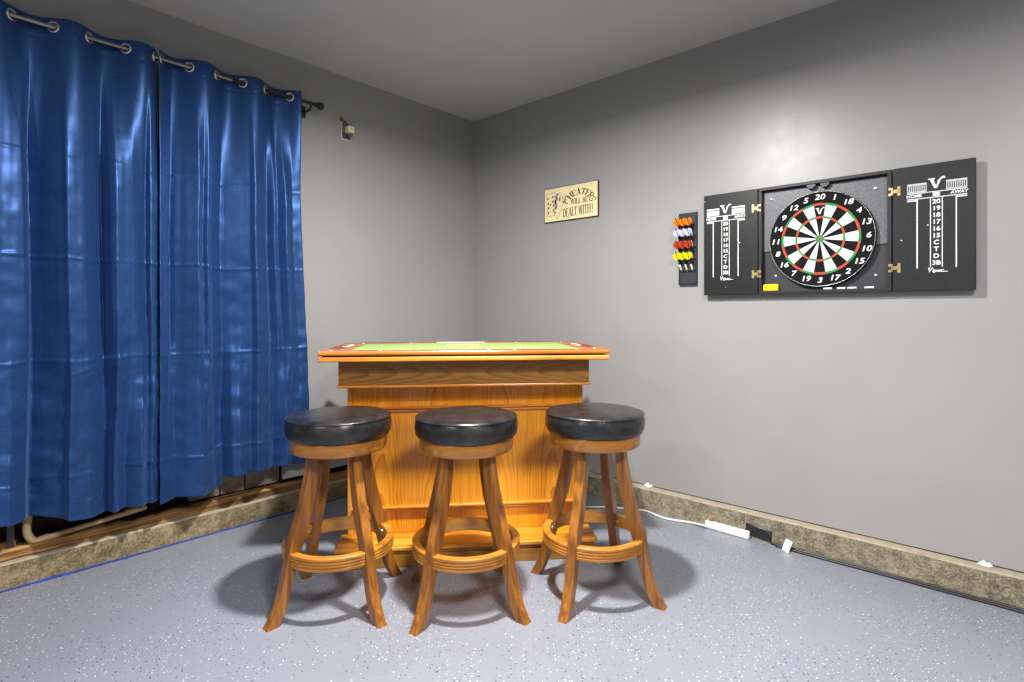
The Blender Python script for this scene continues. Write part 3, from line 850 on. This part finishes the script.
def door(side):
    w = W2
    xa, xb = (-W2-.004-w, -W2-.004) if side < 0 else (W2+.004, W2+.004+w)
    bm = bmesh.new(); box(bm, xa, xb, -DOFF, -DOFF+.022, -HH, HH, .002)
    d = bm_obj('door', bm, M['door_black'], cab)
    c = (xa+xb)/2 + (-.024 if side < 0 else .013); y = -DOFF-.0006
    # scoring panel printed on the door
    bm = bmesh.new()
    def r(x0, x1, z0, z1, mi=0, yy=y): box(bm, c+x0, c+x1, yy, -DOFF+.001, z0, z1, mi=mi)
    hx = .104
    for s in (-1, 1):
        x0, x1 = (-hx, -.034) if s < 0 else (.034, hx)
        if side > 0:
            r(x0, x1, .190, .198, 1); r(x0, x1, .158, .163, 1)
            for k in range(10): r(x0+k*.0074, x0+.0036+k*.0074, .163, .190, 1)
        else:
            r(x0, x1, .192, .199); r(x0, x1, .160, .188, 1)
    r(-hx, hx, .1530, .1562); r(-hx, hx, .1285, .1318)
    for s in (-1, 1):
        r(s*.068-.0022, s*.068+.0022, -.178, .129); r(s*.0205-.0015, s*.0205+.0015, -.174, .129)
        x0, x1 = (-hx, -.070) if s < 0 else (.070, hx)
        r(x0, x1, .1195, .1265, 1)
    box(bm, c-.013, c+.013, y+.0001, -DOFF+.001, .134, .1515, mi=1)
    text_into(bm, 'HOME', .0185, c-.079, .1425, y, .0006, .0, 1.05); text_into(bm, 'AWAY', .0185, c+.077, .1425, y, .0006, .15, 1.05)
    text_into(bm, '01', .019, c, .1425, y-.0004, .0010, 0, 1.1)
    for k, s_ in enumerate(['20', '19', '18', '17', '16', '15', 'C', 'T', 'D', '3B']):
        text_into(bm, s_, .0265, c, .1105-k*.0297, y, .0007, 0, 1.08)
    text_into(bm, 'V', .028, c-.024, -.188, y, .0008, .25, .9); text_into(bm, 'iper', .020, c-.015, -.190, y, .0005, .25, 1.2, align='LEFT')
    box(bm, c+.016, c+.040, y, -DOFF+.001, -.1965, -.194)
    v_logo(bm, c-.002, .191, .044, y)
    sc_ = bm_obj('score_print', bm, [M['chalk'], M['print']], d)
    # hinges
    for z in (HH*.63, -HH*.62):
        bm = bmesh.new(); hx_ = side*(W2+.002)
        box(bm, hx_-.0035, hx_+.0035, -DOFF-.006, -DOFF+.001, z-.018, z+.018, .001)
        sx_ = side
        def hb(a, b, z0, z1):
            p, q = sorted((hx_+sx_*a, hx_+sx_*b)); box(bm, p, q, -DOFF-.0022, -DOFF+.0005, z0, z1, .0006)
        hb(.003, .022, z-.008, z+.008); hb(.020, .032, z-.021, z+.021)
        p, q = sorted((hx_-sx_*.003, hx_-sx_*.014)); box(bm, p, q, -DOFF-.0022, -DOFF+.0005, z-.019, z-.007, .0006); box(bm, p, q, -DOFF-.0022, -DOFF+.0005, z+.007, z+.019, .0006)
        bm_obj('hinge', bm, M['brass'], d)
    # small screw heads on the door
    for (x, z) in (((-.115, .245), (.002, -.235), (.075, .0)) if side < 0 else ((-.125, -.05), (-.03, .01))):
        bm = bmesh.new(); lathe(bm, [(0, -.002), (.003, -.0016), (.004, .001)], 10, 'Y', (c+x, -DOFF, z)); bm_obj('screw', bm, M['screw'], d)
door(-1); door(1)

# dartboard
bxp, bzp = rw(819.6, 238.8, .044)
DBC = CORNER+ER*bxp+Vector((0, 0, bzp))
db = root('dartboard', DBC, AR, 'round dartboard with black, white, red and green segments inside the open cabinet', 'dartboard')
S = 1.03; RB = .2285*S
bm = bmesh.new()
lathe(bm, [(0, -.0195), (RB-.004, -.0195), (RB, -.023), (RB, -.038), (RB-.004, -.0425), (0, -.0425)], 96, 'Y'); bm_obj('board', bm, M['b_black'], db, 40)
bm = bmesh.new(); yf = -.0432
def sector(r0, r1, a0, a1, mi, n=6):
    for i in range(n):
        b0, b1 = a0+(a1-a0)*i/n, a0+(a1-a0)*(i+1)/n
        P = lambda r_, a: (r_*math.sin(a), yf, r_*math.cos(a))
        q = [P(r0, b0), P(r1, b0), P(r1, b1), P(r0, b1)] if r0 > 0 else [(0, yf, 0), P(r1, b0), P(r1, b1)]
        vs = [bm.verts.new(p) for p in q]; f = bm.faces.new(vs); f.normal_update()
        if f.normal.y > 0: f.normal_flip()
        f.material_index = mi
ORDER = [20, 1, 18, 4, 13, 6, 10, 15, 2, 17, 3, 19, 7, 16, 8, 11, 14, 9, 12, 5]
rads = dict(bull=.0075*S, outer=.018*S, t0=.0985*S, t1=.1075*S, d0=.1605*S, d1=.1705*S)
for i in range(20):
    a0, a1 = (i-.5)*PI/10, (i+.5)*PI/10
    blk = i % 2 == 0
    sector(rads['outer'], rads['t0'], a0, a1, 0 if blk else 1); sector(rads['t1'], rads['d0'], a0, a1, 0 if blk else 1)
    sector(rads['t0'], rads['t1'], a0, a1, 2 if blk else 3); sector(rads['d0'], rads['d1'], a0, a1, 2 if blk else 3)
    sector(rads['bull'], rads['outer'], a0, a1, 3); sector(0, rads['bull'], a0, a1, 2)
v_logo(bm, 0, .133*S, .030, yf-.0004, 1)
bm_obj('segments', bm, [M['b_black'], M['b_white'], M['b_red'], M['b_green']], db)
bm = bmesh.new()
for r_ in (rads['bull'], rads['outer'], rads['t0'], rads['t1'], rads['d0'], rads['d1']):
    lathe(bm, [(r_+.0005*math.cos(a), yf-.0004+.0005*math.sin(a)) for a in (0, PI/2, PI, 3*PI/2)], 80, 'Y', closed=True)
for i in range(20):
    a = (i+.5)*PI/10
    tube(bm, [(r_*math.sin(a), yf-.0004, r_*math.cos(a)) for r_ in (rads['outer'], rads['d1'])], .0005, 4)
bm_obj('spider', bm, M['wire'], db)
bm = bmesh.new(); lathe(bm, [(RB-.003+.0012*math.cos(a), yf-.001+.0012*math.sin(a)) for a in (0, PI/3, 2*PI/3, PI, 4*PI/3, 5*PI/3)], 96, 'Y', closed=True)
bm_obj('outer_ring', bm, M['wire'], db, 180)
for i, nmb in enumerate(ORDER):
    a = i*PI/10; r_ = .1985*S; bm = bmesh.new()
    text_into(bm, str(nmb), .036, r_*math.sin(a), r_*math.cos(a), yf-.0006, .0006, .20, 1.25, thick=.001)
    bm_obj('number', bm, M['chalk'], db)

# block of yellow foam and four chalk sticks on the cabinet floor
def cabpt(x, y): 
    a, z = rw(x, y, DOFF-.01); return a, z
a0, z0 = cabpt(763.5, 292); a1, _ = cabpt(778, 292); 
zfl = zb_+TH
bm = bmesh.new(); box(bm, -(a1-a0)/2, (a1-a0)/2, -.014, .014, 0, .034, .005, seg=3)
o = bm_obj('foam_eraser', bm, M['yellow'], None, 60, CORNER+ER*((a0+a1)/2)+Vector((0, 0, zfl+.0002))-NR*.031, AR)
tag(o, 'yellow foam eraser block in the bottom left corner of the dartboard cabinet', 'eraser')
labs = ['leftmost white chalk stick under the dartboard', 'white chalk stick under the dartboard, second from the left', 'white chalk stick under the dartboard, third from the left', 'rightmost white chalk stick under the dartboard, by the right hinge']
for (xa, xb), lb in zip(((823.5, 832), (837, 845.5), (847.5, 856.5), (864.5, 874)), labs):
    a0 = cabpt(xa, 288)[0]; a1 = cabpt(xb, 288)[0]
    bm = bmesh.new(); h = (a1-a0)/2
    lathe(bm, [(0, -h), (.0038, -h), (.0045, -h+.002), (.005, h-.002), (.0042, h), (0, h)], 12, 'X')
    o = bm_obj('chalk_stick', bm, M['chalk'], None, 40, CORNER+ER*((a0+a1)/2)+Vector((0, 0, zfl+.0052))-NR*.038, AR)
    tag(o, lb, 'chalk', 'chalk sticks on the cabinet floor')

# ------------------------------------------------------------------ dart rack with twelve darts
rx0, _ = rw(678.5, 250, .02); rx1, _ = rw(696.5, 250, .02)
zt2 = rw(688, 212.5, .02)[1]; zb2 = rw(688, 284.5, .02)[1]
rk = root('dart_rack', CORNER+ER*((rx0+rx1)/2)+Vector((0, 0, (zt2+zb2)/2)), AR, 'narrow black dart rack on the grey wall left of the dartboard cabinet', 'dart rack')
hw, hh = (rx1-rx0)/2, (zt2-zb2)/2
bm = bmesh.new(); box(bm, -hw, hw, -.012, 0, -hh, hh, .002)
bm_obj('back_plate', bm, M['back_dark'], rk)
for s in (-1, 1):
    bm = bmesh.new(); xa = s*hw-(.005 if s > 0 else 0); box(bm, xa, xa+.005, -.018, -.012, -hh, hh, .001); bm_obj('side_lip', bm, M['cab_black'], rk)
bm = bmesh.new(); box(bm, -hw, hw, -.022, -.012, -hh, -hh+.008, .001); bm_obj('bottom_lip', bm, M['cab_black'], rk)
rows_y = [(222.5, 'fl_orange', 'orange'), (233, 'fl_white', 'pale violet white'), (245, 'fl_red', 'red'), (256.5, 'fl_yellow', 'yellow')]
for ri_, (yy, mat, cn) in enumerate(rows_y):
    zf = rw(686, yy, .05)[1]-(zt2+zb2)/2
    # shelf with three holes carrying this row of darts
    bm = bmesh.new(); box(bm, -hw+.006, hw-.006, -.024, -.012, zf-.082, zf-.074, .0015); bm_obj('shelf', bm, M['cab_black'], rk)
    proto = None
    for k in range(3):
        xk = (k-1)*.034-.008
        pos = CORNER+ER*((rx0+rx1)/2+xk)+Vector((0, 0, (zt2+zb2)/2+zf))-NR*.064
        lab = '%s-flighted dart in the dart rack, %s of its row' % (cn, ('left', 'middle', 'right')[k])
        gname = '%s darts in the rack' % cn
        tilt = (.26, -.05, 0)
        if proto is None:
            t = root('dart', pos, AR, lab, 'dart', gname); proto = t
            for q in range(4):
                bm = bmesh.new(); a = q*PI/2+PI/4
                poly = [(.001, -.020), (.012, -.017), (.0225, -.003), (.0235, .008), (.019, .019), (.008, .024), (.001, .020)]
                A = [bm.verts.new((x, -.0004, z)) for x, z in poly]; B = [bm.verts.new((x, .0004, z)) for x, z in poly]
                bm.faces.new(A); bm.faces.new(B[::-1])
                for i in range(len(poly)): bm.faces.new((A[i], A[(i+1) % len(poly)], B[(i+1) % len(poly)], B[i]))
                bmesh.ops.recalc_face_normals(bm, faces=bm.faces)
                fo = bm_obj('flight', bm, M[mat], t); fo.rotation_euler.z = a
            bm = bmesh.new(); lathe(bm, [(0, .031), (.0036, .030), (.0036, .024), (.0024, .02), (.003, -.02), (.0042, -.048), (.0042, -.05)], 12); bm_obj('shaft', bm, M['shaft'], t, 60)
            bm = bmesh.new(); pf = [(0, -.05)]
            for i in range(9): pf += [(.0052, -.052-i*.0048), (.0064, -.053-i*.0048), (.0064, -.0555-i*.0048)]
            pf += [(.0042, -.098), (.0012, -.101), (.0009, -.110), (0, -.112)]
            lathe(bm, pf, 12); bm_obj('barrel', bm, M['barrel'], t, 40)
        else:
            t = proto.copy(); COL.objects.link(t); t.location = pos; t['label'] = lab
            for ch in list(proto.children):
                c = ch.copy(); COL.objects.link(c); c.parent = t
        t.rotation_euler = (.55, -.06, AR)

# ------------------------------------------------------------------ sign
sx0, _ = rw(544.5, 200, .012); sx1, _ = rw(598.3, 200, .012)
z1s = (rw(544.5, 190, .012)[1]+rw(598.3, 179.5, .012)[1])/2; z0s = (rw(544.5, 223.3, .012)[1]+rw(598.3, 216, .012)[1])/2
sg = root('wall_sign', CORNER+ER*((sx0+sx1)/2)+Vector((0, 0, (z0s+z1s)/2)), AR, 'small cream sign with playing cards and serif lettering on the grey wall', 'sign')
sw, sh = (sx1-sx0)/2, (z1s-z0s)/2
bm = bmesh.new(); box(bm, -sw, sw, -.012, 0, -sh, sh, .001); bm_obj('board', bm, M['sign_edge'], sg)
bm = bmesh.new(); box(bm, -sw+.004, sw-.006, -.0126, -.011, -sh+.005, sh-.004); bm_obj('face', bm, M['sign_face'], sg)
bm = bmesh.new(); ys = -.0132
def line_w(pts, w, mi):
    for (x0, z0_), (x1, z1_) in zip(pts, pts[1:]):
        d = Vector((x1-x0, z1_-z0_)); 
        if d.length < 1e-6: continue
        p = Vector((-d.y, d.x)).normalized()*w/2
        vs = [bm.verts.new((x, ys, z)) for x, z in ((x0+p.x, z0_+p.y), (x0-p.x, z0_-p.y), (x1-p.x, z1_-p.y), (x1+p.x, z1_+p.y))]
        f = bm.faces.new(vs); f.normal_update()
        if f.normal.y > 0: f.normal_flip()
        f.material_index = mi
def blob(cx_, cz_, rx_, rz_, mi, y=None):
    vs = [bm.verts.new((cx_+rx_*math.cos(a), (ys-.0002) if y is None else y, cz_+rz_*math.sin(a))) for a in [2*PI*k/12 for k in range(12)]]
    f = bm.faces.new(vs); f.normal_update()
    if f.normal.y > 0: f.normal_flip()
    f.material_index = mi
# sign coordinates: u 0..1 left to right, v 0..1 bottom to top
U = lambda u, v: (-sw+2*sw*u, -sh+2*sh*v)
line_w([U(.05, .83), U(.19, .87), U(.20, .20), U(.065, .17), U(.05, .83)], .0022, 0)
line_w([U(.19, .87), U(.27, .80), U(.38, .52), U(.25, .06), U(.20, .20)], .0022, 0)
line_w([U(.27, .80), U(.30, .83), U(.36, .66), U(.41, .54), U(.38, .50)], .0022, 0)
line_w([U(.36, .66), U(.40, .75)], .0018, 0)
for (u, v) in ((.075, .70), (.165, .74), (.08, .56), (.125, .52), (.17, .60), (.085, .43), (.18, .48), (.085, .29), (.18, .34)):
    blob(*U(u, v), .0055, .0085, 2)
for (u, v, rx_, rz_, mi) in ((.235, .72, .013, .011, 3), (.22, .58, .008, .018, 2), (.245, .66, .010, .014, 3), (.235, .44, .009, .017, 3), (.22, .40, .006, .010, 2), (.30, .64, .006, .012, 2), (.215, .27, .008, .008, 3), (.375, .54, .009, .006, 2), (.25, .78, .008, .005, 2), (.23, .52, .014, .006, 3)):
    blob(*U(u, v), rx_, rz_, mi, ys-.0003-.0001*mi)
# lettering: arched first line, then two straight lines
w1 = serif_width('HEATERS'); hgt = .052
arc_c = U(.66, .34); arcR = .088; ua0, ua1 = R(141), R(8)
serif_text(bm, 'C', lambda u, v: (U(.395, .47)[0]+u*1.0, U(.395, .47)[1]+v*1.15-u*.1), .052, 1, ys)
tot = w1*hgt
def arch(u, v):
    a = ua0+(ua1-ua0)*(u/tot)
    rr = arcR+v
    return (arc_c[0]+rr*math.cos(a)*1.02, arc_c[1]+.012+rr*math.sin(a)*.80)
serif_text(bm, 'HEATERS', arch, hgt, 1, ys)
w2 = serif_width('WILL BE')*.036
serif_text(bm, 'WILL BE', lambda u, v: (arc_c[0]-.068+u*.140/w2, U(0, .44)[1]+v), .036, 1, ys)
w3 = serif_width('DEALT WITH!')*.058
serif_text(bm, 'DEALT WITH!', lambda u, v: (U(.36, 0)[0]+u*(sw*2*.55)/w3, U(0, .10)[1]+v+u*.02), .058, 1, ys)
bm_obj('lettering', bm, [M['sign_ink'], M['sign_ink'], M['sign_black'], M['sign_blue']], sg)

# ------------------------------------------------------------------ small transformer on the left wall
tx0, tz0 = lw(345, 131, 0)
tf = root('doorbell_transformer', CORNER+EL*tx0+Vector((0, 0, tz0)), AL, 'small wired transformer on a pale plate high on the left wall beside the rod', 'transformer')
bm = bmesh.new(); box(bm, -.028, .034, -.004, 0, -.056, .050, .002); bm_obj('plate', bm, M['device_grey'], tf)
bm = bmesh.new(); box(bm, -.032, -.026, -.007, 0, -.056, .052, .001); box(bm, -.032, .036, -.007, 0, -.062, -.054, .001); bm_obj('plate_lip', bm, M['plate'], tf)
bm = bmesh.new(); box(bm, -.006, .040, -.050, -.006, -.018, .026, .006); bm_obj('coil', bm, M['device_cream'], tf)
bm = bmesh.new(); box(bm, .004, .034, -.046, -.004, .026, .036, .002); box(bm, -.002, .034, -.044, -.004, -.034, -.018, .002); box(bm, .008, .024, -.0508, -.05, .006, .012)
bm_obj('core', bm, M['device_grey'], tf)
bm = bmesh.new()
tube(bm, smooth_path([(-.030, -.002, .085), (-.024, -.014, .062), (-.012, -.02, .05), (.004, -.02, .040), (.012, -.02, .030)]), .0035, 8)
tube(bm, smooth_path([(-.034, -.001, .075), (-.030, -.012, .055), (-.010, -.016, .058), (.012, -.02, .034)]), .003, 8); bm_obj('wire', bm, M['red_wire'], tf, 180)
bm = bmesh.new(); tube(bm, smooth_path([(-.02, -.006, -.02), (-.010, -.02, -.032), (.004, -.02, -.046), (.026, -.02, -.052)]), .0035, 8); bm_obj('lead', bm, M['black_plastic'], tf, 180)

# ------------------------------------------------------------------ power strip, cords, tag
pa, pb = fl(705, 527.5), fl(749, 540)
dirv = (pb-pa); dirv.z = 0; ln = dirv.length; ang = math.atan2(dirv.y, dirv.x)
ps = root('power_strip', (pa+pb)/2+NR*.006, ang, 'white power strip with a red switch on the floor against the right curb', 'power strip')
bm = bmesh.new(); box(bm, -ln/2, ln/2, -.012, .016, .0, .042, .008, seg=3); bm_obj('housing', bm, M['white_plastic'], ps, 50)
bm = bmesh.new(); box(bm, -ln/2+.018, -ln/2+.042, -.003, .010, .040, .047, .002); bm_obj('switch', bm, M['red_plastic'], ps)
bm = bmesh.new()
for k in range(4):
    x = -ln/2+.075+k*.036
    box(bm, x-.002, x+.002, -.006, -.0, .0418, .0425); box(bm, x-.002, x+.002, .006, .011, .0418, .0425)
bm_obj('sockets', bm, M['black_plastic'], ps)
def toF(pts): return [fl(x, y, z) for x, y, z in pts]
bm = bmesh.new(); tube(bm, smooth_path(toF([(706, 526, .02), (690, 522.5, .008), (668, 519, .006), (656, 515, .006), (646, 511, .006), (630, 509, .006), (600, 507, .006), (560, 508, .006)])), .0055, 10)
o = bm_obj('white_cord', bm, M['white_plastic'], ps, 180)
# move to strip-local space
o.matrix_parent_inverse = (Matrix.Translation(ps.location) @ Matrix.Rotation(ang, 4, 'Z')).inverted(); o.name = 'cord'
bm = bmesh.new(); tube(bm, smooth_path(toF([(696, 521.5, .006), (680, 516.5, .008), (662, 511.5, .012), (648, 508, .012), (630, 505, .008), (600, 499, .006)])), .003, 8)
o = bm_obj('thin_cord', bm, M['orange_cord'], None, 180); tag(o, 'thin tan cord running along the foot of the right curb', 'cord')
# adapter
pc = fl(755, 537)
ad = root('power_adapter', Vector((pc.x, pc.y, 0))-NR*.012+ER*.020, AR, 'black power adapter lying against the curb at the end of the white power strip', 'adapter')
bm = bmesh.new(); box(bm, -.064, .072, -.026, .008, .010, .074, .010, seg=3, mat=Matrix.Rotation(.10, 4, 'Y')); bm_obj('body', bm, M['black_plastic'], ad, 50)
bm = bmesh.new(); box(bm, -.046, -.024, -.014, .002, .072, .082, .002, mat=Matrix.Rotation(.10, 4, 'Y')); box(bm, -.012, .010, -.014, .002, .072, .080, .002, mat=Matrix.Rotation(.10, 4, 'Y')); bm_obj('plugs', bm, M['glide'], ad)
bm = bmesh.new(); box(bm, .06, .092, -.012, .002, .020, .036, .004, mat=Matrix.Rotation(.12, 4, 'Y')); bm_obj('strain_relief', bm, M['glide'], ad)
# black cables along the curb
def curbpath(px_list, off, z):
    out = []
    for px in px_list:
        d = Vector(((px-512)/F, 1, 0)); k = (DR-.055-off)/d.dot(NR); out.append(Vector((d.x*k, k, z)))
    return out
def cable(nm, lab, xs, off, z, r_, wob):
    pts = [p+NR*(-abs(wob*noise.noise((i*.7, off*50, 1)))) for i, p in enumerate(curbpath(xs, off, z))]
    bm = bmesh.new(); tube(bm, smooth_path(pts, 6), r_, 8)
    o = bm_obj(nm, bm, M['black_plastic'], None, 180); tag(o, lab, 'cable', 'black cables along the right curb')
cable('power_cable', 'black cable along the right curb, nearer the wall', [771, 782, 800, 830, 870, 910, 960, 1024, 1100, 1250], .010, .0075, .0070, .004)
cable('power_cable', 'black cable along the right curb, on the floor side of its neighbour', [776, 790, 815, 850, 890, 940, 990, 1040, 1150, 1300], .026, .006, .0055, .006)
# white tag standing beside the cable
tp = fl(785, 552)
bm = bmesh.new(); box(bm, -.018, .016, -.0005, .0005, 0, .058, mat=Matrix.Rotation(R(-22), 4, 'X') @ Matrix.Rotation(R(12), 4, 'Y'))
tg = root('paper_tag', Vector((tp.x, tp.y, .002))+NR*.004, AR-.1, 'small white paper tag leaning on the black cable by the curb', 'tag')
bm_obj('sheet', bm, M['paper'], tg)
bm = bmesh.new()
for k in range(4): box(bm, -.012, .010-.004*(k % 2), -.0009, -.0004, .012+k*.010, .0135+k*.010, mat=Matrix.Rotation(R(-22), 4, 'X') @ Matrix.Rotation(R(12), 4, 'Y'))
bm_obj('fine_print', bm, M['print'], tg)

# torn white drywall scraps at the wall's lower edge
for (px, py, w, lab) in ((648, 485.5, .03, 'white torn drywall scrap on the curb ledge behind the right stool'), (985, 570, .026, 'white torn drywall scrap on the curb ledge at the far right')):
    a, z = rw(px, py, .02); bm = bmesh.new(); n = 9
    pts = [(-w, 0), (-w*.5, .012), (-w*.1, .022), (w*.2, .010), (w*.6, .014), (w, .002), (w*.4, -.004), (-w*.4, -.003)]
    prism(bm, [(x, zz+.002) for x, zz in pts], -.006, .004)
    o = bm_obj('drywall_scrap', bm, M['paper'], None, None, CORNER+ER*a+Vector((0, 0, .133))-NR*.018, AR); tag(o, lab, 'scrap', 'drywall scraps on the curb')

# ------------------------------------------------------------------ lights (ceiling lamps outside the frame)
def lamp(nm, loc, size, power, spread=180, col=(1, .98, .955)):
    li = bpy.data.lights.new(nm, 'AREA'); li.shape = 'DISK'; li.size = size; li.energy = power; li.color = col; li.spread = R(spread)
    o = bpy.data.objects.new(nm, li); COL.objects.link(o); o.location = loc; return o
lamp('ceiling_lamp', (-.09, 1.92, 2.52), .13, 108, 176)
lamp('ceiling_lamp', (.75, -.05, 2.60), .60, 114)
lamp('ceiling_lamp', (-2.2, -1.1, 2.60), .25, 60)
w = bpy.data.worlds.new('ambient'); SC.world = w; w.use_nodes = True
w.node_tree.nodes['Background'].inputs[0].default_value = (1, .985, .97, 1)
w.node_tree.nodes['Background'].inputs[1].default_value = .27

# ------------------------------------------------------------------ camera
cam = bpy.data.cameras.new('camera'); co = bpy.data.objects.new('camera', cam); COL.objects.link(co)
co.location = (0, 0, H); co.rotation_euler = (PI/2, 0, 0)
cam.sensor_width = 36; cam.lens = 36*F/1024; cam.shift_y = -(341-HZ)/1024; cam.clip_start = .05
SC.camera = co
SC.view_settings.view_transform = 'Standard'; SC.view_settings.look = 'None'
SC.view_settings.exposure = 0.24; SC.view_settings.gamma = 1.0; SC.view_settings.use_curve_mapping = False
